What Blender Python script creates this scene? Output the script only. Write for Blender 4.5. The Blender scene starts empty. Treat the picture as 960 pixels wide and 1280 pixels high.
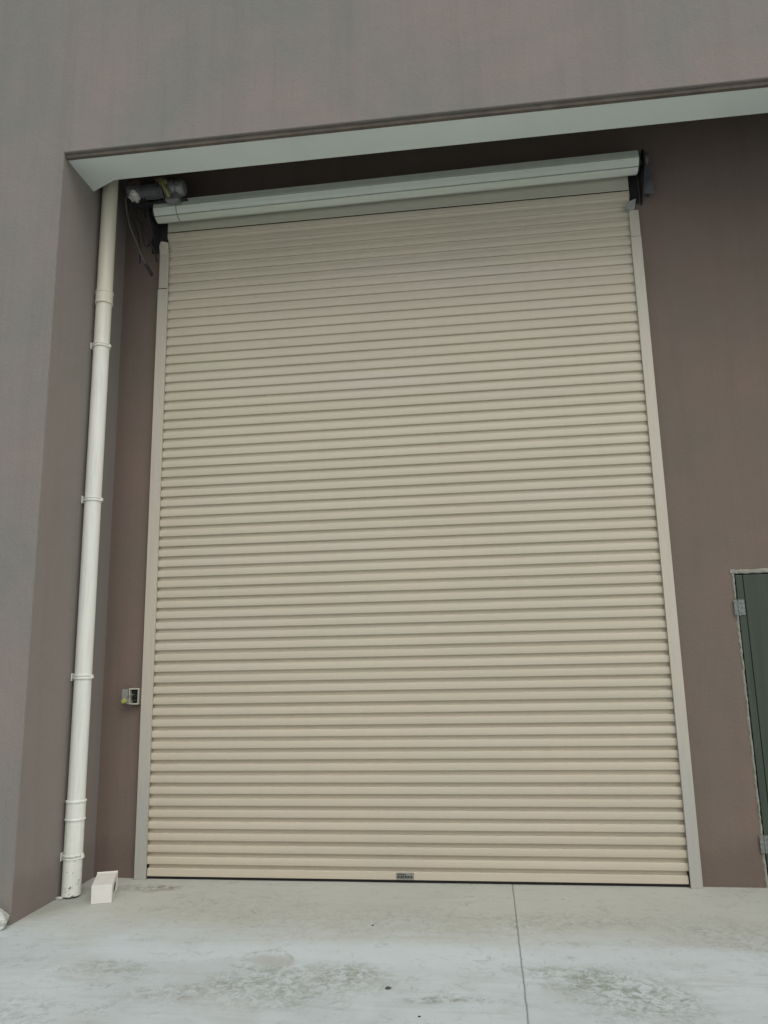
import bpy, bmesh, math, random
from mathutils import Vector, Matrix
random.seed(7)
R = math.radians
sc = bpy.context.scene
col = sc.collection

# ------------------------------------------------------------ camera
cam_d = bpy.data.cameras.new('camera')
cam = bpy.data.objects.new('camera', cam_d)
col.objects.link(cam)
sc.camera = cam
yaw, pit, rol, FPX = 0.122131, 0.192767, 0.0208757, 929.64
Mw = Matrix.Rotation(yaw, 3, 'Z') @ Matrix.Rotation(pit, 3, 'X') @ Matrix.Rotation(rol, 3, 'Y') @ Matrix.Rotation(R(90), 3, 'X')
cam.matrix_world = Matrix.Translation((2.41104, -5.39983, 1.5)) @ Mw.to_4x4()
cam_d.sensor_fit = 'VERTICAL'
cam_d.sensor_height = 24.0
cam_d.lens = 24.0 * FPX / 1280.0
cam_d.clip_start = 0.05
cam_d.clip_end = 2000

# ------------------------------------------------------------ overcast daylight
SUN_EL, SUN_AZ = R(55), R(150)          # azimuth clockwise from +Y
w = bpy.data.worlds.new('World')
sc.world = w
w.use_nodes = True
nt = w.node_tree
bg = nt.nodes['Background']
sky = nt.nodes.new('ShaderNodeTexSky')
sky.sky_type = 'NISHITA'
sky.sun_disc = False
sky.sun_elevation = SUN_EL
sky.sun_rotation = SUN_AZ
sky.dust_density = 4.0
sky.air_density = 1.4
hs = nt.nodes.new('ShaderNodeHueSaturation')      # cloud cover greys the sky
hs.inputs['Saturation'].default_value = 0.14
nt.links.new(sky.outputs[0], hs.inputs['Color'])
nt.links.new(hs.outputs[0], bg.inputs['Color'])
bg.inputs['Strength'].default_value = 0.13
sd = bpy.data.lights.new('sun', 'SUN')
sd.energy = 0.55
sd.angle = R(60)
sd.color = (1.0, 0.97, 0.92)
sun = bpy.data.objects.new('sun', sd)
col.objects.link(sun)
sdir = Vector((math.sin(SUN_AZ) * math.cos(SUN_EL), math.cos(SUN_AZ) * math.cos(SUN_EL), math.sin(SUN_EL)))
sun.rotation_euler = (-sdir).to_track_quat('-Z', 'Y').to_euler()
sc.view_settings.view_transform = 'Standard'
sc.view_settings.look = 'None'
sc.view_settings.gamma = 1
sc.view_settings.exposure = 0.0

# ------------------------------------------------------------ node helpers
class NT:
    def __init__(s, name, rough=0.8, metal=0.0, spec=0.3):
        s.m = bpy.data.materials.new(name)
        s.m.use_nodes = True
        s.t = s.m.node_tree
        s.p = s.t.nodes['Principled BSDF']
        s.p.inputs['Roughness'].default_value = rough
        s.p.inputs['Metallic'].default_value = metal
        s.p.inputs['Specular IOR Level'].default_value = spec
        s.co = s.t.nodes.new('ShaderNodeTexCoord').outputs['Object']
    def _set(s, sock, v):
        if isinstance(v, bpy.types.NodeSocket): s.t.links.new(v, sock)
        elif v is not None: sock.default_value = v
    def mapping(s, scale=(1, 1, 1), loc=(0, 0, 0), src=None):
        n = s.t.nodes.new('ShaderNodeMapping')
        n.inputs['Scale'].default_value = scale
        n.inputs['Location'].default_value = loc
        s.t.links.new(src or s.co, n.inputs['Vector'])
        return n.outputs[0]
    def noise(s, scale, detail=4, rough=0.55, vec=None, dist=0.0):
        n = s.t.nodes.new('ShaderNodeTexNoise')
        n.inputs['Scale'].default_value = scale
        n.inputs['Detail'].default_value = detail
        n.inputs['Roughness'].default_value = rough
        n.inputs['Distortion'].default_value = dist
        s.t.links.new(vec or s.co, n.inputs['Vector'])
        return n.outputs['Fac']
    def ramp(s, fac, stops):
        n = s.t.nodes.new('ShaderNodeValToRGB')
        e = n.color_ramp.elements
        while len(e) < len(stops): e.new(0.5)
        for el, (p, c) in zip(e, stops):
            el.position = p
            el.color = (c[0], c[1], c[2], 1) if isinstance(c, tuple) else (c, c, c, 1)
        s.t.links.new(fac, n.inputs[0])
        return n.outputs[0]
    def mix(s, fac, a, b, mode='MIX'):
        n = s.t.nodes.new('ShaderNodeMix')
        n.data_type = 'RGBA'
        n.blend_type = mode
        s._set(n.inputs[0], fac)
        for i, v in ((6, a), (7, b)):
            if isinstance(v, tuple): v = (v[0], v[1], v[2], 1)
            s._set(n.inputs[i], v)
        return n.outputs[2]
    def math(s, op, a, b=None, c=None, clamp=False):
        n = s.t.nodes.new('ShaderNodeMath')
        n.operation = op
        n.use_clamp = clamp
        for i, v in enumerate((a, b, c)): s._set(n.inputs[i], v)
        return n.outputs[0]
    def sep(s, v=None):
        n = s.t.nodes.new('ShaderNodeSeparateXYZ')
        s.t.links.new(v or s.co, n.inputs[0])
        return n.outputs
    def bump(s, h, strength=0.2, dist=0.01):
        n = s.t.nodes.new('ShaderNodeBump')
        n.inputs['Strength'].default_value = strength
        n.inputs['Distance'].default_value = dist
        s.t.links.new(h, n.inputs['Height'])
        s.t.links.new(n.outputs[0], s.p.inputs['Normal'])
    def color(s, c):
        s._set(s.p.inputs['Base Color'], (c[0], c[1], c[2], 1) if isinstance(c, tuple) else c)
        return s

def simple(name, c, rough=0.5, metal=0.0, spec=0.4, var=0.12, scale=9.0, bump=0.0):
    n = NT(name, rough, metal, spec)
    f = n.noise(scale, 5, 0.6)
    lo = tuple(x * (1 - var) for x in c); hi = tuple(min(1, x * (1 + var)) for x in c)
    n.color(n.ramp(f, [(0.3, lo), (0.7, hi)]))
    if bump: n.bump(n.noise(scale * 8, 3), bump, 0.002)
    return n.m

# plaster ------------------------------------------------------------
def plaster(name, base, tint, dark, streak=0.35, base_dirt=False):
    n = NT(name, 0.92, 0, 0.15)
    f1 = n.noise(0.9, 5, 0.6, dist=0.4)
    c = n.mix(n.ramp(f1, [(0.36, 0.0), (0.66, 1.0)]), base, tint)
    v = n.noise(1.0, 6, 0.62, n.mapping((7.5, 7.5, 0.32)))
    c = n.mix(n.math('MULTIPLY', n.ramp(v, [(0.48, 0.0), (0.75, 1.0)]), streak), c, dark)
    fine = n.noise(1.0, 4, 0.6, n.mapping((30, 30, 2.2)))
    c = n.mix(n.math('MULTIPLY', n.ramp(fine, [(0.5, 0.0), (0.72, 1.0)]), streak * 0.45), c, dark)
    blot = n.noise(4.3, 6, 0.7)
    c = n.mix(n.math('MULTIPLY', n.ramp(blot, [(0.5, 0.0), (0.8, 1.0)]), 0.25), c, tint)
    grit = n.noise(160, 2, 0.6)
    c = n.mix(0.10, c, n.ramp(grit, [(0.3, 0.05), (0.7, 0.5)]), 'OVERLAY')
    if base_dirt:
        z = n.sep()[2]
        zz = n.math('ADD', z, n.math('MULTIPLY', n.noise(5, 4), -0.35))
        mask = n.ramp(zz, [(0.0, 1.0), (0.12, 0.0)])
        c = n.mix(n.math('MULTIPLY', mask, 0.45), c, dark)
    n.color(c)
    h = n.math('ADD', n.noise(55, 5, 0.65), n.math('MULTIPLY', n.noise(5, 3), 1.6))
    n.bump(h, 0.38, 0.009)
    return n.m

M = {}
M['front'] = plaster('weathered grey mauve plaster', (0.276, 0.235, 0.216), (0.222, 0.224, 0.201), (0.176, 0.158, 0.140), 0.28)
M['side'] = plaster('grey return plaster', (0.288, 0.250, 0.228), (0.258, 0.244, 0.218), (0.200, 0.158, 0.138), 0.24, True)
M['rear'] = plaster('brown recess plaster', (0.216, 0.160, 0.136), (0.182, 0.153, 0.124), (0.135, 0.105, 0.085), 0.25, True)
M['drip'] = simple('shaded brown lip plaster', (0.13, 0.11, 0.09), 0.9, var=0.2)  # brown darkened with the shadow along the facade's lower edge
M['cavity'] = simple('shade black cavity', (0.035, 0.034, 0.033), 0.95, var=0.2)  # near black colour stands in for the cavity's shade
n = NT('pale soffit paint', 0.75, 0, 0.2)
n.color(n.mix(n.ramp(n.noise(1.3, 5), [(0.35, 0.0), (0.7, 1.0)]), (0.70, 0.77, 0.72), (0.64, 0.70, 0.665)))
n.bump(n.noise(40, 4), 0.12, 0.004)
M['soffit'] = n.m

# slats --------------------------------------------------------------
def slat_mat(name, a, b, dirt, rough=0.38):
    n = NT(name, rough, 0, 0.45)
    f = n.noise(1.0, 5, 0.6, n.mapping((0.9, 0.9, 1.5)))
    c = n.mix(n.ramp(f, [(0.35, 0.0), (0.7, 1.0)]), a, b)
    pk = n.noise(1.0, 3, 0.5, n.mapping((0.8, 0.8, 0.45), (5.3, 0, 2.1)))
    c = n.mix(n.math('MULTIPLY', n.ramp(pk, [(0.5, 0.0), (0.68, 1.0)]), 0.28), c, (a[0] * 0.90, a[1] * 1.06, a[2] * 1.04))
    pk2 = n.noise(1.0, 3, 0.5, n.mapping((0.5, 0.8, 3.2), (1.3, 0, 7.1)))
    c = n.mix(n.math('MULTIPLY', n.ramp(pk2, [(0.52, 0.0), (0.7, 1.0)]), 0.4), c, (a[0] * 1.0, a[1] * 0.98, a[2] * 1.13))
    zi = n.math('FLOOR', n.math('DIVIDE', n.sep()[2], 0.0780635))
    wn = n.t.nodes.new('ShaderNodeTexWhiteNoise'); wn.noise_dimensions = '1D'
    n.t.links.new(zi, wn.inputs['W'])
    c = n.mix(n.math('MULTIPLY', wn.outputs[0], 0.22), c, dirt)
    st = n.noise(1.0, 5, 0.65, n.mapping((0.7, 1, 75)))
    c = n.mix(n.math('MULTIPLY', n.ramp(st, [(0.45, 0.0), (0.75, 1.0)]), 0.28), c, dirt)
    vr = n.noise(1.0, 5, 0.6, n.mapping((16, 1, 0.8)))
    c = n.mix(n.math('MULTIPLY', n.ramp(vr, [(0.52, 0.0), (0.8, 1.0)]), 0.16), c, dirt)
    n.color(c)
    rr = n.math('ADD', n.math('MULTIPLY', n.noise(6, 4), 0.25), rough - 0.1)
    n.t.links.new(rr, n.p.inputs['Roughness'])
    wob = n.noise(1.0, 2, 0.5, n.mapping((1.6, 1, 13)))
    n.bump(wob, 0.08, 0.010)
    return n.m
M['slat'] = slat_mat('beige coated slat', (0.605, 0.537, 0.415), (0.565, 0.512, 0.410), (0.45, 0.405, 0.305))
M['coil'] = slat_mat('pale grey green coiled slat', (0.66, 0.69, 0.60), (0.61, 0.645, 0.56), (0.42, 0.46, 0.38))
M['strip'] = slat_mat('plain shaded grey beige strip', (0.50, 0.475, 0.385), (0.465, 0.45, 0.37), (0.34, 0.33, 0.27))  # duller copy of the slat colour: the coil's shadow is painted in
n = NT('beige guide rail', 0.4, 0.0, 0.45)
zz = n.math('ADD', n.sep()[2], n.math('MULTIPLY', n.noise(3, 4), 0.9))
c = n.mix(n.ramp(n.math('DIVIDE', zz, 6.0), [(0.13, 0.0), (0.34, 1.0)]), (0.42, 0.415, 0.375), (0.54, 0.495, 0.405))  # lower rail greyed: reflection of the concrete painted into the colour
sp = n.noise(1.0, 5, 0.7, n.mapping((60, 60, 2.5)))
c = n.mix(n.math('MULTIPLY', n.ramp(sp, [(0.5, 0.0), (0.75, 1.0)]), 0.3), c, (0.27, 0.255, 0.225))
n.color(c)
M['guide'] = n.m
M['rubber'] = simple('black rubber', (0.022, 0.022, 0.022), 0.8)
M['steel_dark'] = simple('dark oily steel', (0.045, 0.046, 0.046), 0.55, 0.3, var=0.3)
M['alu'] = simple('dull cast aluminium', (0.24, 0.245, 0.235), 0.5, 0.4, var=0.3, scale=30)
M['motor'] = simple('grey motor enamel', (0.13, 0.128, 0.135), 0.5, 0.2, var=0.2)
M['yellow'] = simple('yellow green enamel', (0.27, 0.265, 0.10), 0.5, var=0.35, scale=40)
M['copper'] = simple('brown primer', (0.20, 0.14, 0.11), 0.6, var=0.3, scale=40)
M['cable'] = simple('black cable', (0.02, 0.02, 0.022), 0.5)
M['label'] = simple('worn grey latch plate', (0.27, 0.27, 0.25), 0.45, 0.3, var=0.25, scale=60)
M['dark'] = simple('near black', (0.03, 0.03, 0.03), 0.7)
M['white_box'] = simple('dusty white plastic', (0.72, 0.71, 0.66), 0.35, 0, 0.5, var=0.06, scale=14)
M['joint'] = simple('rough pale mortar', (0.27, 0.27, 0.23), 0.9, var=0.22, scale=30, bump=0.4)
M['galv'] = simple('galvanised steel', (0.21, 0.235, 0.22), 0.55, 0.3, var=0.35, scale=70)
M['rubble'] = simple('broken pale plaster', (0.48, 0.49, 0.46), 0.9, var=0.3, scale=22, bump=0.5)
M['pebble'] = simple('dark pebble', (0.07, 0.07, 0.065), 0.9, var=0.3)
M['greybox'] = simple('grey switch plastic', (0.22, 0.225, 0.19), 0.5, var=0.2, scale=40)
M['boxrim'] = simple('cream switch box rim', (0.52, 0.50, 0.42), 0.5, var=0.1)
M['lime'] = simple('lime yellow connector', (0.38, 0.42, 0.10), 0.4, var=0.2, scale=60)

# pipe ---------------------------------------------------------------
n = NT('off white plastic pipe', 0.42, 0, 0.45)
z = n.sep()[2]
f = n.noise(1.0, 4, 0.6, n.mapping((3, 3, 0.8)))
c = n.mix(n.ramp(f, [(0.4, 0.0), (0.65, 1.0)]), (0.79, 0.80, 0.73), (0.74, 0.765, 0.705))
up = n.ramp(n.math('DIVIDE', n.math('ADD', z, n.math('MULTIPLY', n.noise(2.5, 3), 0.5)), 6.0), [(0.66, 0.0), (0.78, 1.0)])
c = n.mix(n.math('MULTIPLY', up, 0.85), c, (0.62, 0.57, 0.44))  # cream upper length: warm shade near the top painted into the colour
vs = n.noise(1.0, 4, 0.6, n.mapping((55, 55, 3)))
c = n.mix(n.math('MULTIPLY', n.ramp(vs, [(0.5, 0.0), (0.72, 1.0)]), 0.28), c, (0.42, 0.41, 0.36))
chips = n.ramp(n.noise(34, 5, 0.7), [(0.605, 0.0), (0.635, 1.0)])
low = n.ramp(z, [(0.10, 1.0), (0.55, 0.0)])
c = n.mix(n.math('MULTIPLY', chips, low), c, (0.12, 0.105, 0.085))
n.color(c)
M['pipe'] = n.m

# green door ---------------------------------------------------------
n = NT('dark green painted timber', 0.55, 0, 0.35)
f = n.noise(1.0, 5, 0.6, n.mapping((22, 22, 1.2)))
c = n.mix(n.ramp(f, [(0.35, 0.0), (0.7, 1.0)]), (0.040, 0.058, 0.040), (0.056, 0.073, 0.054))
c = n.mix(n.math('MULTIPLY', n.ramp(n.noise(3, 5), [(0.5, 0.0), (0.75, 1.0)]), 0.5), c, (0.045, 0.050, 0.048))
n.color(c); n.bump(f, 0.2, 0.003)
M['green'] = n.m

# concrete -----------------------------------------------------------
n = NT('weathered concrete apron', 0.88, 0, 0.2)
xyz = n.sep()
X, Y = xyz[0], xyz[1]
nb = n.noise(1.1, 6, 0.6, dist=0.5)
c = n.mix(n.ramp(nb, [(0.35, 0.0), (0.65, 1.0)]), (0.45, 0.50, 0.50), (0.54, 0.60, 0.605))
# pinkish and greenish patches
c = n.mix(n.math('MULTIPLY', n.ramp(n.noise(2.6, 5, 0.6, n.mapping(loc=(3, 1, 0))), [(0.5, 0.0), (0.7, 1.0)]), 0.4), c, (0.42, 0.40, 0.375))
# dusty floor under the overhang, out of the rain, some shade painted in
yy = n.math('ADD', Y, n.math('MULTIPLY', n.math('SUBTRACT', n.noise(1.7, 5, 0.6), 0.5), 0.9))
dust_shade = n.t.nodes.new('ShaderNodeMapRange')
dust_shade.inputs['From Min'].default_value = -1.25; dust_shade.inputs['From Max'].default_value = -0.75
n.t.links.new(yy, dust_shade.inputs['Value'])
c = n.mix(n.math('MULTIPLY', dust_shade.outputs[0], 0.9), c, n.mix(nb, (0.40, 0.41, 0.36), (0.475, 0.48, 0.425)))
# trowel sweep streaks
sw = n.noise(1.0, 5, 0.65, n.mapping((2.0, 12.0, 1)), dist=1.2)
c = n.mix(n.math('MULTIPLY', n.ramp(sw, [(0.5, 0.0), (0.75, 1.0)]), 0.35), c, (0.33, 0.335, 0.30))
def stain(c, cx, cy, rx, ry, ang, colr, amt, ring=False, patchy=0.0, sc_=5.0):
    mp = n.t.nodes.new('ShaderNodeMapping'); mp.vector_type = 'TEXTURE'
    mp.inputs['Location'].default_value = (cx, cy, 0)
    mp.inputs['Rotation'].default_value = (0, 0, R(ang))
    mp.inputs['Scale'].default_value = (rx, ry, 1)
    n.t.links.new(n.co, mp.inputs['Vector'])
    s3 = n.sep(mp.outputs[0])
    d = n.math('SQRT', n.math('ADD', n.math('MULTIPLY', s3[0], s3[0]), n.math('MULTIPLY', s3[1], s3[1])))
    d = n.math('ADD', d, n.math('MULTIPLY', n.math('SUBTRACT', n.noise(sc_, 6, 0.7), 0.5), 1.3))
    if ring: mk = n.ramp(d, [(0.66, 0.28), (0.88, 1.0), (0.95, 0.0)])
    else: mk = n.ramp(d, [(0.45, 1.0), (1.0, 0.0)])
    if patchy:
        mk = n.math('MULTIPLY', mk, n.ramp(n.noise(20, 6, 0.75, dist=0.8), [(0.5 - 0.06, 0.0), (0.5 + patchy, 1.0)]))
    return n.mix(n.math('MULTIPLY', mk, amt), c, colr)
G = (0.28, 0.305, 0.26)

c = stain(c, 0.28, -1.98, 0.26, 0.20, 10, (0.27, 0.30, 0.28), 0.9, patchy=0.25)
c = stain(c, 0.50, -1.50, 0.28, 0.13, 0, (0.29, 0.305, 0.255), 0.7, patchy=0.10)
c = stain(c, 1.45, -1.62, 0.60, 0.30, 12, G, 0.75, patchy=0.08)
c = stain(c, 1.73, -1.45, 0.12, 0.22, 10, G, 0.7, patchy=0.08)
c = stain(c, 2.72, -1.42, 0.36, 0.13, -12, G, 0.75, patchy=0.08)
c = stain(c, 3.00, -1.62, 0.42, 0.30, -25, (0.25, 0.28, 0.235), 0.85, patchy=0.10)
c = stain(c, 2.16, -1.74, 0.22, 0.05, 8, (0.25, 0.255, 0.225), 0.8, patchy=0.08)
c = stain(c, 0.95, -1.75, 0.35, 0.12, 10, (0.29, 0.27, 0.24), 0.6, patchy=0.10)
c = stain(c, 0.10, -0.21, 0.30, 0.12, 0, (0.25, 0.235, 0.185), 0.8, patchy=0.12)
c = stain(c, 0.24, -0.22, 0.22, 0.07, 10, (0.17, 0.15, 0.11), 0.75, patchy=0.10)
c = stain(c, 3.75, -0.9, 0.5, 0.35, 0, (0.29, 0.29, 0.245), 0.6, patchy=0.12)
c = stain(c, 1.95, -0.75, 1.3, 0.35, 0, (0.31, 0.315, 0.27), 0.5, patchy=0.16)
c = stain(c, 0.75, -0.55, 0.7, 0.35, 20, (0.33, 0.32, 0.265), 0.55, patchy=0.2)
c = stain(c, 1.9, -1.25, 1.2, 0.2, 0, (0.55, 0.605, 0.615), 0.7)
c = stain(c, 0.7, -1.30, 0.6, 0.16, 0, (0.54, 0.595, 0.61), 0.7)
c = stain(c, 3.2, -1.15, 0.8, 0.14, 0, (0.54, 0.59, 0.60), 0.7)
c = stain(c, 2.9, -0.7, 0.8, 0.16, 0, (0.30, 0.31, 0.275), 0.6, patchy=0.12)
c = stain(c, -0.35, -0.55, 0.5, 0.25, 60, (0.25, 0.26, 0.235), 0.5)
c = stain(c, 1.28, -1.36, 0.17, 0.15, -20, (0.29, 0.30, 0.26), 0.75, ring=True, patchy=0.10, sc_=4.5)
c = stain(c, 1.30, -1.37, 0.15, 0.10, -20, (0.36, 0.37, 0.325), 0.6, sc_=6)
# scattered specks and pitting everywhere
spk = n.ramp(n.noise(9.5, 8, 0.82, dist=0.6), [(0.56, 0.0), (0.64, 1.0)])
c = n.mix(n.math('MULTIPLY', spk, 0.42), c, (0.25, 0.26, 0.235))
spk2 = n.ramp(n.noise(60, 4, 0.6), [(0.68, 0.0), (0.73, 1.0)])
c = n.mix(n.math('MULTIPLY', spk2, 0.45), c, (0.20, 0.20, 0.18))
# wandering tide marks left by drying water
reg = n.ramp(n.noise(1.9, 4, 0.6, n.mapping(loc=(7, 3, 0))), [(0.48, 0.0), (0.62, 1.0)])
for q_, sc_ in ((0.0, 3.4), (5.0, 6.5)):
    nn_ = n.noise(sc_, 6, 0.62, n.mapping(loc=(q_, 2.7 * q_, 0)), dist=0.9)
    ln = n.ramp(n.math('ABSOLUTE', n.math('SUBTRACT', nn_, 0.52)), [(0.002, 1.0), (0.011, 0.0)])
    brk = n.ramp(n.noise(13, 3, 0.6), [(0.42, 0.0), (0.58, 1.0)])
    c = n.mix(n.math('MULTIPLY', n.math('MULTIPLY', ln, brk), n.math('MULTIPLY', reg, 0.6)), c, (0.24, 0.245, 0.205))
# saw cut joint running out from the shutter
jx = n.math('SUBTRACT', n.math('SUBTRACT', X, n.math('MULTIPLY', Y, 0.008)), 2.5575)
jx = n.math('ADD', jx, n.math('MULTIPLY', n.math('SUBTRACT', n.noise(14, 4), 0.5), 0.010))
jm = n.ramp(n.math('ABSOLUTE', jx), [(0.0022, 1.0), (0.0050, 0.0)])
c = n.mix(n.math('MULTIPLY', jm, 0.72), c, (0.085, 0.085, 0.075))
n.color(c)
h = n.math('ADD', n.math('MULTIPLY', n.noise(70, 5, 0.7), 0.5), n.noise(6, 4))
h = n.math('SUBTRACT', h, n.math('MULTIPLY', jm, 1.2))
n.bump(h, 0.25, 0.008)
M['concrete'] = n.m

# ------------------------------------------------------------ mesh helpers
def obj(name, bm, mat, parent=None, smooth=False, bevel=0.0, label=None):
    me = bpy.data.meshes.new(name)
    bmesh.ops.recalc_face_normals(bm, faces=bm.faces)
    bm.to_mesh(me); bm.free()
    o = bpy.data.objects.new(name, me)
    col.objects.link(o)
    if isinstance(mat, (list, tuple)):
        for m in mat: me.materials.append(m)
    else: me.materials.append(mat)
    if smooth:
        for p in me.polygons: p.use_smooth = True
    if bevel:
        b = o.modifiers.new('bevel', 'BEVEL')
        b.width = bevel; b.segments = 2; b.limit_method = 'ANGLE'; b.angle_limit = R(40)
    if parent: o.parent = parent
    if label: o['label'] = label
    return o
def tag(o, label, cat, group=None):
    o['label'] = label; o['category'] = cat
    if group: o['group'] = group
    return o
def thing(name, label, cat, group=None):
    o = bpy.data.objects.new(name, None)
    o.empty_display_size = 0.2
    col.objects.link(o)
    return tag(o, label, cat, group)
def B(*args):
    """bmesh of boxes, each (x0,x1,y0,y1,z0,z1)"""
    bm = bmesh.new()
    for a in args: box(bm, *a)
    return bm
def box(bm, x0, x1, y0, y1, z0, z1, rot=None, piv=None):
    vs = [bm.verts.new((x, y, z)) for x in (x0, x1) for y in (y0, y1) for z in (z0, z1)]
    for f in ((0, 1, 3, 2), (4, 6, 7, 5), (0, 4, 5, 1), (2, 3, 7, 6), (0, 2, 6, 4), (1, 5, 7, 3)):
        bm.faces.new([vs[i] for i in f])
    if rot:
        p = Vector(piv or ((x0 + x1) / 2, (y0 + y1) / 2, (z0 + z1) / 2))
        for v in vs: v.co = rot @ (v.co - p) + p
    return vs
def extrude_x(bm, prof, x0, x1, closed=True, nseg=1):
    rings = []
    for k in range(nseg + 1):
        x = x0 + (x1 - x0) * k / nseg
        rings.append([bm.verts.new((x, y, z)) for y, z in prof])
    m = len(prof)
    for a, b in zip(rings, rings[1:]):
        for i in range(m if closed else m - 1):
            j = (i + 1) % m
            bm.faces.new((a[i], a[j], b[j], b[i]))
    if closed:
        bm.faces.new(rings[0]); bm.faces.new(rings[-1][::-1])
def prism(bm, poly, z0, z1):
    a = [bm.verts.new((x, y, z0)) for x, y in poly]
    b = [bm.verts.new((x, y, z1)) for x, y in poly]
    m = len(poly)
    bm.faces.new(a[::-1]); bm.faces.new(b)
    for i in range(m): bm.faces.new((a[i], a[(i + 1) % m], b[(i + 1) % m], b[i]))
def lathe(bm, prof, c, axis='Z', seg=32):
    """prof: list of (radius, along). c: origin"""
    rings = []
    for r, t in prof:
        ring = []
        for k in range(seg):
            a = 2 * math.pi * k / seg
            u, v = r * math.cos(a), r * math.sin(a)
            p = {'Z': (u, v, t), 'X': (t, u, v), 'Y': (u, t, v)}[axis]
            ring.append(bm.verts.new((c[0] + p[0], c[1] + p[1], c[2] + p[2])))
        rings.append(ring)
    for a, b in zip(rings, rings[1:]):
        for k in range(seg):
            bm.faces.new((a[k], a[(k + 1) % seg], b[(k + 1) % seg], b[k]))
    bm.faces.new(rings[0][::-1]); bm.faces.new(rings[-1])
def tube(bm, pts, r, seg=8):
    pts = [Vector(p) for p in pts]
    rings = []
    up = Vector((0.3, 0.9, 0.2))
    for i, p in enumerate(pts):
        t = (pts[min(i + 1, len(pts) - 1)] - pts[max(i - 1, 0)]).normalized()
        a = t.cross(up).normalized(); b = t.cross(a).normalized()
        rings.append([bm.verts.new(p + r * (math.cos(2 * math.pi * k / seg) * a + math.sin(2 * math.pi * k / seg) * b)) for k in range(seg)])
    for a, b in zip(rings, rings[1:]):
        for k in range(seg): bm.faces.new((a[k], a[(k + 1) % seg], b[(k + 1) % seg], b[k]))
    bm.faces.new(rings[0][::-1]); bm.faces.new(rings[-1])
def curve_pts(ctrl, nn=10):
    out = []
    c = [Vector(p) for p in ctrl]
    c = [c[0]] + c + [c[-1]]
    for i in range(1, len(c) - 2):
        for k in range(nn):
            t = k / nn
            p0, p1, p2, p3 = c[i - 1:i + 3]
            out.append(0.5 * ((2 * p1) + (-p0 + p2) * t + (2 * p0 - 5 * p1 + 4 * p2 - p3) * t * t + (-p0 + 3 * p1 - 3 * p2 + p3) * t ** 3))
    out.append(c[-2])
    return out
def lump(r, sx=1, sy=1, sz=1, c=(0, 0, 0), jag=0.25, sub=3, seed=0):
    rnd = random.Random(seed)
    bm = bmesh.new()
    bmesh.ops.create_icosphere(bm, subdivisions=sub, radius=r)
    ph = [rnd.uniform(0, 6) for _ in range(6)]
    for v in bm.verts:
        d = v.co.normalized()
        k = 1 + jag * (math.sin(3 * d.x + ph[0]) * math.sin(4 * d.y + ph[1]) + 0.5 * math.sin(7 * d.z + ph[2] + 5 * d.x)) + rnd.uniform(-.12, .12) * jag
        v.co = Vector((v.co.x * sx * k, v.co.y * sy * k, max(v.co.z * sz * k, -r * sz * 0.7))) + Vector(c)
    return bm

# ------------------------------------------------------------ ground
bm = bmesh.new()
S = 220
vs = [bm.verts.new(p) for p in ((-S, -S, 0), (S, -S, 0), (S, S, 0), (-S, S, 0))]
bm.faces.new(vs)
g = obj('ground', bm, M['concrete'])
g['kind'] = 'structure'

# ------------------------------------------------------------ building
XC = -0.397          # return wall face
YF = -0.968          # outer facade face
YS = -0.685          # back of the lintel
HL = 5.0755          # underside of the lintel
XR = 9.2             # far end of the recess
TOP = 8.6
bld = thing('building', 'plastered industrial building whose wide recess holds the roller shutter', 'building')
# facade: pillar, lintel, far pillar and the wall above, one skin with its opening
def lz(x): return HL + 0.031 - 0.0022 * (x - XC)       # the lintel edge falls very slightly to the right
bm = bmesh.new()
def slab_xz(bm, poly, y0, y1):
    a = [bm.verts.new((x, y0, z)) for x, z in poly]
    b = [bm.verts.new((x, y1, z)) for x, z in poly]
    m = len(poly)
    bm.faces.new(a); bm.faces.new(b[::-1])
    for i in range(m): bm.faces.new((a[(i + 1) % m], a[i], b[i], b[(i + 1) % m]))
slab_xz(bm, [(-9, -0.2), (XC, -0.2), (XC, lz(XC)), (XR, lz(XR)), (XR, -0.2), (15, -0.2), (15, TOP), (-9, TOP)], YF, YS)
obj('front_wall', bm, M['front'], bld, bevel=0.006, label='weathered grey mauve plaster wall above and left of the recess')
bm = bmesh.new()
slab_xz(bm, [(XC + 0.004, HL), (XR - 0.004, HL - 0.0022 * (XR - XC)), (XR - 0.004, lz(XR) - 0.001), (XC + 0.004, lz(XC) - 0.001)], YF + 0.022, YF + 0.05)
obj('drip_lip', bm, M['drip'], bld)
# pale underside of the lintel with its splayed end over the pipe
bm = bmesh.new()
poly = [(XC + 0.003, YF + 0.052), (XR - 0.003, YF + 0.052), (XR - 0.003, YS), (-0.168, YS + 0.03), (XC + 0.003, -0.545)]
a = [bm.verts.new((x, y, HL - 0.0022 * (x - XC) + 0.003)) for x, y in poly]
b = [bm.verts.new((x, y, HL - 0.0022 * (x - XC) + 0.028)) for x, y in poly]
bm.faces.new(a[::-1]); bm.faces.new(b)
for i in range(5): bm.faces.new((a[i], a[(i + 1) % 5], b[(i + 1) % 5], b[i]))
obj('soffit', bm, M['soffit'], bld, label='pale grey green painted underside of the lintel')
# return wall of the pillar: the side skin of the recess
obj('side_wall', B((XC - 0.25, XC, YS + 0.001, 0.0, -0.2, 6.6)), M['side'], bld, label='grey plaster return wall behind the drainpipe')
obj('side_wall', B((XR, XR + 0.25, YS + 0.001, 0.0, -0.2, 6.6)), M['side'], bld)
# return face skin on the pillar, slightly proud
obj('side_skin', B((XC, XC + 0.003, YF + 0.004, -0.0005, -0.1, HL + 0.1)), M['side'], bld)
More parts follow.
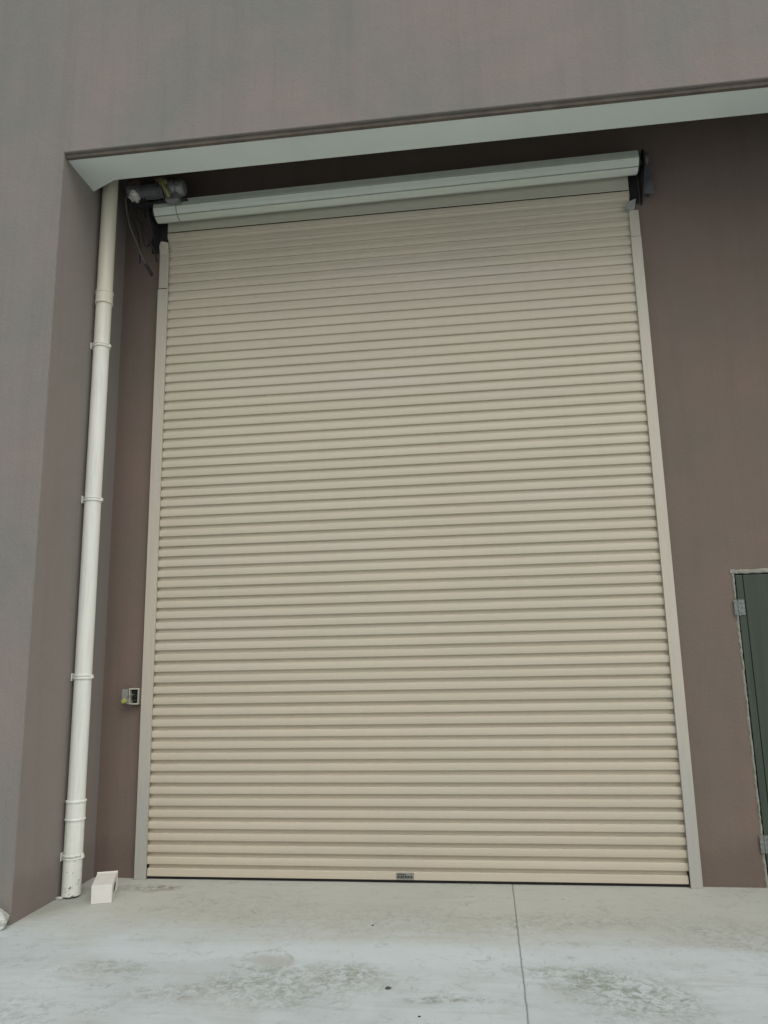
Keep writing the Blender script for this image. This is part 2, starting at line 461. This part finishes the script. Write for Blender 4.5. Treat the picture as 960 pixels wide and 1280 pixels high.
# rear wall with the shutter and door openings
SX0, SX1, SZ = -0.012, 3.71, 5.20
DX0, DX1, DZ = 4.176, 5.12, 2.018
bm = bmesh.new()
slab_xz(bm, [(XC - 0.25, -0.2), (SX0, -0.2), (SX0, SZ), (SX1, SZ), (SX1, -0.2), (DX0, -0.2), (DX0, DZ), (DX1, DZ), (DX1, -0.2), (XR + 0.25, -0.2), (XR + 0.25, 6.6), (XC - 0.25, 6.6)], 0.0, 0.24)
obj('rear_wall', bm, M['rear'], bld, label='brown plaster wall around the roller shutter')
obj('cavity_ceiling', B((XC - 0.25, XR + 0.25, YS + 0.001, 0.24, 6.602, 6.8)), M['cavity'], bld)
bm = B((-9, -8.75, YS + .001, 12, -0.2, TOP), (14.75, 15, YS + .001, 12, -0.2, TOP), (-8.75, 14.75, 11.75, 12, -0.2, TOP))
obj('outer_wall', bm, M['front'], bld)
obj('roof', B((-9.1, 15.1, YF - 0.08, 12.1, TOP + 0.001, TOP + 0.25)), M['cavity'], bld)

# ------------------------------------------------------------ roller shutter
sh = thing('roller_shutter', 'tall closed beige slatted roller shutter filling the recess', 'roller shutter')
P, Z0 = 0.0780635, 0.10197
YO, YI = -0.023, 0.004
def slat(z):       # profile of one slat going up from ledge height z (ledge at z, its face above)
    f = P * 0.575
    YI = 0.004 - 0.0032 * z          # grooves are deeper low down and shallower near the roll
    lean = -max(0.0, z - 4.80) * 0.16
    return [(y + lean, zz) for y, zz in [(YI, z - 0.0010), (YI - 0.010, z - 0.0016), (YO + 0.0035, z - 0.0020), (YO + 0.0006, z + 0.0010), (YO - 0.0010, z + f * 0.35), (YO - 0.0010, z + f * 0.7),
            (YO + 0.0002, z + f - 0.001), (YO + 0.0022, z + f + 0.0006), (YO + 0.010, z + f + 0.0012), (YI - 0.003, z + f + 0.002), (YI, z + f + 0.005)]]
bm = bmesh.new()
prof = [(YI, 0.085), ]
k = 0
prof = []
for k in range(0, 63):
    jy, jz = random.uniform(-0.0009, 0.0009), random.uniform(-0.0009, 0.0009)
    prof += [(y + jy, z + jz) for y, z in slat(Z0 + k * P)]
extrude_x(bm, prof, -0.004, 3.706, closed=False, nseg=1)
ob = obj('curtain', bm, M['slat'], sh, smooth=False)
so = ob.modifiers.new('sheet', 'SOLIDIFY'); so.thickness = 0.0015; so.offset = 0
bm = bmesh.new()
extrude_x(bm, [(-0.063, Z0 + 62 * P + 0.043), (-0.062, 5.09), (-0.068, 5.17), (-0.065, 5.17), (-0.059, 5.09), (-0.060, Z0 + 62 * P + 0.043)], 0.002, 3.702)
obj('hanging_strip', bm, M['strip'], sh)
# bottom bar
bm = bmesh.new()
extrude_x(bm, [(0.012, 0.021), (-0.024, 0.021), (-0.025, 0.026), (-0.0245, 0.069), (-0.022, 0.0710), (YI - 0.002, 0.0735), (YI, 0.0985), (0.012, 0.0985)], 0.016, 3.684)
obj('bottom_bar', bm, M['slat'], sh)
bm = bmesh.new()
extrude_x(bm, [(0.004, 0.0206), (-0.012, 0.0206), (-0.014, 0.010), (-0.010, 0.002), (0.0, 0.002)], 0.016, 3.684)
obj('bottom_seal', bm, M['rubber'], sh)
# endlocks: little dark clips in the recess at either end of every slat
lt = obj('latch_plate', B((1.784, 1.903, -0.0300, -0.0240, 0.026, 0.067)), M['label'], sh, bevel=0.001)
bm = bmesh.new()
for i, (a, ww) in enumerate(((0.008, 0.010), (0.022, 0.006), (0.032, 0.011), (0.047, 0.006), (0.057, 0.009), (0.070, 0.006), (0.080, 0.010), (0.096, 0.012))):
    box(bm, 1.784 + a, 1.784 + a + ww, -0.0315, -0.0299, 0.035, 0.048)
box(bm, 1.790, 1.850, -0.0315, -0.0299, 0.054, 0.059)
obj('embossing', bm, M['dark'], lt)

# guide rails: folded channels with an inner lip and a flared mouth
def guide(xo, xi, zt, s):
    bm = bmesh.new()
    F = -0.046
    prof = [(xo, 0.0), (xo, F), (xi, F), (xi, F + 0.020), (xi - s * 0.004, F + 0.020), (xi - s * 0.004, F + 0.004), (xo + s * 0.004, F + 0.004), (xo + s * 0.004, 0.0)]
    lo = [bm.verts.new((x, y, 0.0)) for x, y in prof]
    hi = [bm.verts.new((x, y, zt)) for x, y in prof]
    m = len(prof)
    for i in range(m): bm.faces.new((lo[i], lo[(i + 1) % m], hi[(i + 1) % m], hi[i]))
    bm.faces.new(lo); bm.faces.new(hi[::-1])
    return bm
gl = obj('guide_rail', guide(-0.072, 0.013, 4.492, 1), M['guide'], sh, bevel=0.002, label='left guide rail with a jointed upper length')
obj('upper_length', (lambda: (lambda bm: bm)(B((-0.066, -0.062, -0.044, 0, 4.500, 4.80), (-0.062, 0.012, -0.044, -0.040, 4.500, 4.80))))(), M['guide'], gl)
bm = bmesh.new()      # flared mouth
vs0 = [bm.verts.new(p) for p in ((-0.066, -0.044, 4.80), (0.012, -0.044, 4.80), (0.012, -0.075, 4.885), (-0.045, -0.080, 4.90), (-0.066, -0.060, 4.87))]
bm.faces.new(vs0)
o = obj('flared_mouth', bm, M['guide'], gl); s_ = o.modifiers.new('t', 'SOLIDIFY'); s_.thickness = 0.003
gr = obj('guide_rail', guide(3.765, 3.690, 4.60, -1), M['guide'], sh, bevel=0.002, label='right guide rail with a bent tab at its top')
obj('upper_length', B((3.759, 3.763, -0.044, 0, 4.603, 4.82), (3.692, 3.759, -0.044, -0.040, 4.603, 4.82)), M['guide'], gr)
bm = bmesh.new()
vs0 = [bm.verts.new(p) for p in ((3.668, -0.046, 4.815), (3.735, -0.046, 4.823), (3.742, -0.085, 4.890), (3.700, -0.095, 4.870), (3.662, -0.080, 4.835))]
bm.faces.new(vs0)
o = obj('flared_mouth', bm, M['label'], gr); s_ = o.modifiers.new('t', 'SOLIDIFY'); s_.thickness = 0.003

# coil of slats round the drum
CY, CZ, CR = -0.150, 5.146, 0.086
def coil_prof():
    pr = []
    N = 8
    for i in range(N):
        a0 = 2 * math.pi * i / N + 0.12
        for t, rr in ((0.02, -0.016), (0.07, 0.003), (0.28, -0.001), (0.5, -0.0015), (0.72, -0.001), (0.93, 0.003), (0.98, -0.016)):
            a = a0 + t * 2 * math.pi / N
            pr.append((CY + (CR + rr) * math.cos(a), CZ + (CR + rr) * math.sin(a)))
    return pr
bm = bmesh.new()
extrude_x(bm, coil_prof(), -0.052, 3.755)
for v in bm.verts: v.co.z += (v.co.x - 3.7) * 0.0085     # the drum hangs slightly low at the motor end
dr = obj('coil', bm, M['coil'], sh, label='pale grey green coil of rolled slats above the curtain')
bm = bmesh.new()
lathe(bm, [(CR + 0.001, 0), (CR + 0.004, 0.001), (CR + 0.004, 0.005), (CR + 0.001, 0.006)], (0.135, CY, CZ - 0.030), 'X', 40)
obj('strap', bm, M['label'], dr)
bm = bmesh.new()
lathe(bm, [(0.02, -0.0), (0.068, 0.001), (0.074, 0.010), (0.068, 0.018), (0.02, 0.02)], (-0.073, CY, CZ - .031), 'X', 28)
lathe(bm, [(0.022, 0), (0.022, 0.09)], (-0.16, CY, CZ - .031), 'X', 16)
obj('drum_end', bm, M['steel_dark'], dr)
bm = bmesh.new()
lathe(bm, [(0.02, -0.0), (0.068, 0.001), (0.074, 0.010), (0.068, 0.018), (0.02, 0.02)], (3.756, CY, CZ), 'X', 28)
lathe(bm, [(0.022, 0), (0.022, 0.07)], (3.77, CY, CZ), 'X', 16)
obj('drum_end', bm, M['steel_dark'], dr)

# end brackets
def bracket(x):
    bm = bmesh.new()
    poly = [(0.0, 4.88), (-0.05, 4.88), (-0.20, 5.02), (-0.23, 5.07), (-0.23, 5.19), (-0.18, 5.24), (0.0, 5.25)]
    a = [bm.verts.new((x, y, z)) for y, z in poly]; b = [bm.verts.new((x + 0.008, y, z)) for y, z in poly]
    bm.faces.new(a); bm.faces.new(b[::-1])
    for i in range(7): bm.faces.new((a[(i + 1) % 7], a[i], b[i], b[(i + 1) % 7]))
    box(bm, x - 0.05 if x < 1 else 3.716, -0.014 if x < 1 else 3.785, -0.010, -0.002, 4.84 if x < 1 else 4.90, 5.20)  # dark wall flange; the right one stands in for the shaded gap
    return bm
obj('bracket', bracket(-0.105), M['steel_dark'], sh, bevel=0.002)
br = obj('bracket', bracket(3.795), M['steel_dark'], sh, bevel=0.002)
bm = bmesh.new()
lathe(bm, [(0.035, 0), (0.05, 0.006), (0.05, 0.03), (0.03, 0.036)], (3.804, CY, CZ + 0.02), 'X', 24)
box(bm, 3.804, 3.885, -0.085, -0.070, 4.93, 5.16)
box(bm, 3.855, 3.867, -0.070, -0.001, 4.95, 5.14)
obj('bearing', bm, M['motor'], br, bevel=0.002)

# motor with gearbox above the left end of the coil
mt = thing('motor', '', 'x'); del mt['label'], mt['category']
mt.parent = sh
MY, MZ = -0.285, 5.215
bm = bmesh.new()
lathe(bm, [(0.030, -0.20), (0.048, -0.19), (0.052, -0.17), (0.052, -0.03), (0.058, -0.02), (0.058, 0.0)], (0.06, MY, MZ), 'X', 32)
for k in range(14):
    a = 2 * math.pi * k / 14
    y, z = MY + 0.055 * math.cos(a), MZ + 0.055 * math.sin(a)
    box(bm, -0.105, 0.02, y - 0.0025, y + 0.0025, z - 0.006, z + 0.006, Matrix.Rotation(a, 3, 'X'))
obj('motor_body', bm, M['motor'], mt, bevel=0.001)
bm = bmesh.new()
lathe(bm, [(0.055, 0.0), (0.066, 0.008), (0.070, 0.03), (0.070, 0.075), (0.060, 0.085), (0.060, 0.10), (0.066, 0.105), (0.066, 0.150), (0.050, 0.165), (0.02, 0.168)], (0.065, MY, MZ + 0.01), 'X', 36)
box(bm, 0.080, 0.19, MY - 0.03, MY + 0.08, MZ - 0.105, MZ - 0.04)
obj('gearbox', bm, M['alu'], mt, bevel=0.003)
bm = bmesh.new()
lathe(bm, [(0.02, -0.12), (0.050, -0.115), (0.056, -0.10), (0.056, -0.055), (0.048, -0.045), (0.048, 0.0)], (-0.125, MY, MZ + 0.012), 'X', 28)
for k in range(3):
    a = 2.1 * k + 0.4
    lathe(bm, [(0.009, -0.135), (0.009, -0.10)], (-0.125, MY + 0.035 * math.cos(a), MZ + 0.012 + 0.035 * math.sin(a)), 'X', 8)
obj('brake_housing', bm, M['alu'], mt, bevel=0.002)
bm = bmesh.new()
box(bm, -0.215, -0.15, MY - 0.045, MY + 0.02, MZ - 0.070, MZ - 0.015, Matrix.Rotation(0.3, 3, 'Y'))
lathe(bm, [(0.020, 0), (0.024, 0.006), (0.024, 0.03), (0.015, 0.036)], (-0.165, MY - 0.085, MZ - 0.045), 'Y', 16)
obj('limit_switch', bm, M['white_box'], mt, bevel=0.003)
bm = bmesh.new()
pts = [(0.070, MY - 0.062, MZ + 0.028), (0.083, MY - 0.083, MZ + 0.005), (0.095, MY - 0.085, MZ - 0.03), (0.118, MY - 0.078, MZ - 0.065), (0.125, MY - 0.055, MZ - 0.10)]
tube(bm, curve_pts(pts, 6), 0.015, 10)
box(bm, 0.055, 0.105, MY - 0.09, MY - 0.060, MZ + 0.0, MZ + 0.042, Matrix.Rotation(0.4, 3, 'Y'))
obj('release_lever', bm, M['yellow'], mt, bevel=0.002)
obj('terminal_box', B((-0.245, -0.15, MY - 0.01, MY + 0.05, MZ + 0.055, MZ + 0.105)), M['copper'], mt, bevel=0.003)
obj('terminal_box', B((0.0, 0.05, MY - 0.05, MY + 0.04, MZ + 0.058, MZ + 0.085)), M['copper'], mt, bevel=0.003)
bm = B((-0.22, 0.24, -0.25, -0.19, MZ - 0.078, MZ - 0.066), (-0.105, -0.095, -0.30, 0.0, MZ - 0.066, MZ + 0.06))
obj('mount_plate', bm, M['steel_dark'], mt, bevel=0.001)
for i, ctrl in enumerate((
        [(-0.245, MY, MZ + 0.05), (-0.262, MY - .01, MZ - 0.05), (-0.235, MY + .02, MZ - 0.25), (-0.17, MY + .05, MZ - 0.43), (-0.125, -0.22, MZ - 0.55), (-0.075, -0.20, MZ - 0.64)],
        [(-0.235, MY, MZ + 0.03), (-0.24, MY + .03, MZ - 0.12), (-0.19, MY + .08, MZ - 0.30), (-0.165, -0.20, MZ - 0.45), (-0.16, -0.20, MZ - 0.57)],
        [(-0.19, MY, MZ - 0.06), (-0.165, MY + .05, MZ - 0.20), (-0.115, -0.20, MZ - 0.33), (-0.085, -0.12, MZ - 0.42), (-0.085, -0.05, MZ - 0.48)],
        [(-0.16, MY, MZ - 0.05), (-0.14, MY + .05, MZ - 0.16), (-0.155, -0.20, MZ - 0.28), (-0.135, -0.16, MZ - 0.40), (-0.10, -0.10, MZ - 0.30)])):
    bm = bmesh.new(); tube(bm, curve_pts(ctrl, 8), 0.0055 if i else 0.007, 8)
    obj('cable', bm, M['cable'] if i != 0 else M['motor'], mt, smooth=True)
bm = bmesh.new(); tube(bm, [(-0.105, -0.212, MZ - 0.59), (-0.075, -0.20, MZ - 0.64), (-0.058, -0.195, MZ - 0.68)], 0.013, 8)
obj('cable_plug', bm, M['cable'], mt)

# ------------------------------------------------------------ drainpipe
PX, PY, PR = -0.322, -0.430, 0.0585
dp = thing('drainpipe', 'off white plastic drainpipe clamped in the left corner of the recess', 'drainpipe')
bm = bmesh.new()
lathe(bm, [(PR - 0.004, 0.055), (PR + 0.001, 0.05), (PR + 0.002, 0.055), (PR + 0.002, 0.50), (PR - 0.001, 0.501), (PR - 0.001, 4.19), (PR, 4.2), (PR - 0.001, 6.3)], (PX, PY, 0), 'Z', 40)
for v in bm.verts:
    if v.co.z < 0.06: v.co.z = 0.012
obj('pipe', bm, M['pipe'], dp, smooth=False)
def collar(z0, z1):
    bm = bmesh.new()
    q = PR
    lathe(bm, [(q, z0), (q + 0.0075, z0 + 0.002), (q + 0.0085, z0 + 0.010), (q + 0.0045, z0 + 0.016), (q + 0.0045, z1 - 0.020), (q + 0.0085, z1 - 0.014), (q + 0.0085, z1 - 0.004), (q, z1)], (PX, PY, 0), 'Z', 40)
    obj('coupling', bm, M['pipe'], dp)
collar(0.475, 0.605); collar(4.185, 4.29)
def clamp(z):
    bm = bmesh.new()
    q = PR
    lathe(bm, [(q, z), (q + 0.006, z + 0.001), (q + 0.006, z + 0.008), (q + 0.002, z + 0.011), (q + 0.002, z + 0.017), (q + 0.006, z + 0.020), (q + 0.006, z + 0.028), (q, z + 0.029)], (PX, PY, 0), 'Z', 40)
    box(bm, XC + 0.003, PX - PR, PY - 0.012, PY + 0.012, z + 0.004, z + 0.024)
    box(bm, XC + 0.003, XC + 0.009, PY - 0.03, PY + 0.03, z - 0.012, z + 0.04)
    box(bm, PX + PR, PX + PR + 0.016, PY - 0.008, PY + 0.008, z + 0.004, z + 0.024)
    obj('clamp', bm, M['pipe'], dp)
for z in (0.235, 1.395, 2.648, 3.832): clamp(z)

# ------------------------------------------------------------ open switch box on the wall
sb = thing('switch_box', 'small open electrical switch box on the brown wall left of the shutter', 'switch box')
x0, x1, za, zb, yb = -0.168, -0.094, 1.197, 1.312, -0.046
bm = B((x0, x0 + 0.005, yb, -0.0005, za, zb), (x1 - 0.006, x1, yb, -0.0005, za, zb), (x0 + .005, x1 - 0.006, yb, -0.0005, za, za + 0.008), (x0 + .005, x1 - 0.006, yb, -0.0005, zb - 0.008, zb))
obj('rim', bm, M['boxrim'], sb, bevel=0.001)
obj('back_plate', B((x0 + .005, x1 - .006, -0.004, -0.0008, za + .008, zb - .008)), M['dark'], sb)
bm = bmesh.new()
vv = box(bm, -0.215, x0 - 0.002, -0.060, -0.052, za + 0.012, zb - 0.004, Matrix.Rotation(R(14), 3, 'Z'))
obj('cover', bm, M['greybox'], sb, bevel=0.003, label='grey cover hinged open to the left')
bm = bmesh.new()
lathe(bm, [(0.004, -0.012), (0.015, -0.010), (0.017, -0.002), (0.017, 0.012)], (-0.193, -0.072, 1.222), 'Y', 18)
obj('button', bm, M['lime'], sb)
for k in range(3):
    obj('terminal_block', B((x0 + 0.012, x1 - 0.016, -0.020, -0.0045, za + 0.018 + 0.031 * k, za + 0.038 + 0.031 * k)), M['rubber'], sb, bevel=0.002)
bm = bmesh.new()
tube(bm, curve_pts([(x0 + .02, -.02, 1.22), (x0 + .01, -.05, 1.20), (x0 - .012, -.062, 1.212), (-0.185, -.060, 1.228)], 6), 0.003, 6)
tube(bm, curve_pts([(x0 + .03, -.02, 1.27), (x0 + .01, -.055, 1.262), (-0.178, -.060, 1.25)], 6), 0.003, 6)
obj('wire', bm, M['greybox'], sb)

# ------------------------------------------------------------ green door at the right
gd = thing('green_door', 'dark green boarded door with galvanised strap hinges right of the shutter', 'door')
bm = bmesh.new()
xs = [DX0 + 0.006 + i * 0.0 for i in range(1)]
edges = [DX0 + 0.006, DX0 + 0.056, DX0 + 0.32, DX0 + 0.60, DX1 - 0.056, DX1 - 0.006]
for a, b in zip(edges, edges[1:]):
    box(bm, a + 0.002, b - 0.002, -0.006, 0.030, 0.012, DZ - 0.010)
box(bm, DX0 + 0.01, DX1 - 0.01, 0.031, 0.045, 0.014, DZ - 0.012)
obj('leaf', bm, M['green'], gd, bevel=0.003)
# ragged mortar edge
def ragged(xa, xb, z0, z1, vert=True, seed=1):
    rnd = random.Random(seed)
    bm = bmesh.new(); L = (z1 - z0) if vert else (xb - xa); N = int(L / 0.022)
    rows = []
    for i in range(N + 1):
        t = i / N; j1, j2 = rnd.uniform(-.0045, .0045), rnd.uniform(-.003, .002); yj = rnd.uniform(-.003, .003)
        if vert: rows.append([(xa + j1, z0 + t * L), (xb + j2, z0 + t * L), yj])
        else: rows.append([(xa + t * L, z1 + j1), (xa + t * L, z0 + j2), yj])
    prev = None
    for a, b, yj in rows:
        cur = [bm.verts.new((a[0], -0.0008, a[1])), bm.verts.new((a[0] * .7 + b[0] * .3, -0.007 + yj, a[1] * .7 + b[1] * .3)), bm.verts.new((b[0] * .8 + a[0] * .2, -0.008 + yj, b[1] * .8 + a[1] * .2)), bm.verts.new((b[0], -0.0008, b[1]))]
        if prev:
            for i in range(3): bm.faces.new((prev[i], prev[i + 1], cur[i + 1], cur[i]))
            bm.faces.new((prev[3], prev[0], cur[0], cur[3]))
        prev = cur
    return bm
bm = ragged(DX0 - 0.014, DX0 + 0.003, 0.0, DZ, True, 3)
fr = obj('mortar_edge', bm, M['joint'], gd, label='ragged pale mortar strip down the hinge side')
obj('mortar_edge', ragged(DX0 - 0.022, DX1 + 0.02, DZ - 0.002, DZ + 0.027, False, 5), M['joint'], gd)
for z in (1.785, 0.265):
    bm = bmesh.new()
    box(bm, DX0 - 0.024, DX0 + 0.004, -0.014, -0.0095, z - 0.052, z + 0.052)
    box(bm, DX0 + 0.010, DX0 + 0.046, -0.012, -0.0075, z - 0.052, z + 0.052)
    lathe(bm, [(0.006, -0.056), (0.006, 0.056)], (DX0 + 0.007, -0.015, z), 'Z', 12)
    for xx in (DX0 - 0.013, DX0 + 0.029):
        for dz in (-0.034, 0, 0.034): lathe(bm, [(0.006, -0.004), (0.006, 0.004)], (xx, -0.014, z + dz), 'Y', 10)
    obj('hinge', bm, M['galv'], gd)
bm = bmesh.new()
box(bm, DX1 - 0.09, DX1 - 0.05, -0.016, -0.0065, 0.95, 1.15)
tube(bm, curve_pts([(DX1 - 0.07, -0.012, 1.08), (DX1 - 0.07, -0.055, 1.08), (DX1 - 0.09, -0.062, 1.08), (DX1 - 0.18, -0.062, 1.08)], 5), 0.008, 8)
obj('handle', bm, M['galv'], gd, bevel=0.002)

# ------------------------------------------------------------ white plastic box on the floor
wb = thing('plastic_box', 'small white plastic box lying on the concrete beside the drainpipe foot', 'box')
wb.location = (-0.046, -0.556, 0.001)
wb.rotation_euler = (0, 0, R(20))
W_, L_, H_, t = 0.126, 0.262, 0.108, 0.004
bm = bmesh.new()
# hollow: front, top, left side and back as a shell, right side cut with an opening
def ap(bm, pts): bm.faces.new([bm.verts.new(p) for p in pts])
hw = W_ / 2
ap(bm, [(-hw, 0, 0), (hw, 0, 0), (hw, 0, H_), (-hw, 0, H_)])
ap(bm, [(-hw, L_, 0), (-hw, L_, H_ + .012), (hw, L_, H_ + .012), (hw, L_, 0)])
ap(bm, [(-hw, 0, 0), (-hw, 0, H_), (-hw, L_, H_ + .012), (-hw, L_, 0)])
ap(bm, [(-hw, 0, H_), (hw, 0, H_), (hw, L_, H_ + .012), (-hw, L_, H_ + .012)])
ap(bm, [(-hw, 0, 0), (-hw, L_, 0), (hw, L_, 0), (hw, 0, 0)])
# side with oval hole
N = 24; hole = []; outer = []
cyc, czc = L_ * 0.55, H_ * 0.48
for k in range(N):
    a = 2 * math.pi * k / N
    hole.append((hw, cyc + 0.07 * math.cos(a), czc + 0.030 * math.sin(a)))
    ca, sa = math.cos(a), math.sin(a)
    s_ = min((L_ - cyc) / ca if ca > 1e-6 else (cyc / -ca if ca < -1e-6 else 9), (H_ - czc) / sa if sa > 1e-6 else (czc / -sa if sa < -1e-6 else 9))
    outer.append((hw, cyc + s_ * ca, czc + s_ * sa))
hv = [bm.verts.new(p) for p in hole]; ov = [bm.verts.new(p) for p in outer]
for k in range(N): bm.faces.new((hv[k], hv[(k + 1) % N], ov[(k + 1) % N], ov[k]))
bmesh.ops.remove_doubles(bm, verts=bm.verts, dist=1e-4)
o = obj('shell', bm, M['white_box'], wb)
s_ = o.modifiers.new('wall', 'SOLIDIFY'); s_.thickness = 0.004; s_.offset = -1
b_ = o.modifiers.new('bevel', 'BEVEL'); b_.width = 0.007; b_.segments = 3; b_.limit_method = 'ANGLE'; b_.angle_limit = R(50)
obj('rim', B((-hw - 0.003, hw + 0.003, L_ * 0.97, L_ + 0.004, 0, H_ + 0.016)), M['white_box'], wb, bevel=0.002)

# ------------------------------------------------------------ rubble and grit
o = obj('plaster_block', lump(0.062, 1.25, 0.9, 1.0, (-0.448, -1.030, 0.042), 0.16, 3, 4), M['rubble'])
tag(o, 'broken pale plaster lump against the foot of the left pillar', 'rubble')
for i, (x, y, r, m, lab) in enumerate((
        (-0.372, -0.485, 0.020, 'rubble', 'pale mortar crumb on the floor at the drainpipe foot'),
        (1.923, -1.646, 0.011, 'pebble', 'dark pebble on the concrete, left of the floor joint'),
        (2.088, -1.906, 0.005, 'pebble', 'tiny dark grit nearest the camera, left of the floor joint'),
        (1.737, -0.836, 0.006, 'pebble', 'tiny dark grit on the dusty floor in front of the latch plate'))):
    o = obj('pebble' if m == 'pebble' else 'mortar_crumb', lump(r, 1.3, 1, 0.5, (x, y, r * 0.3), 0.2, 2, i + 11), M[m])
    tag(o, lab, 'pebble' if m == 'pebble' else 'rubble')
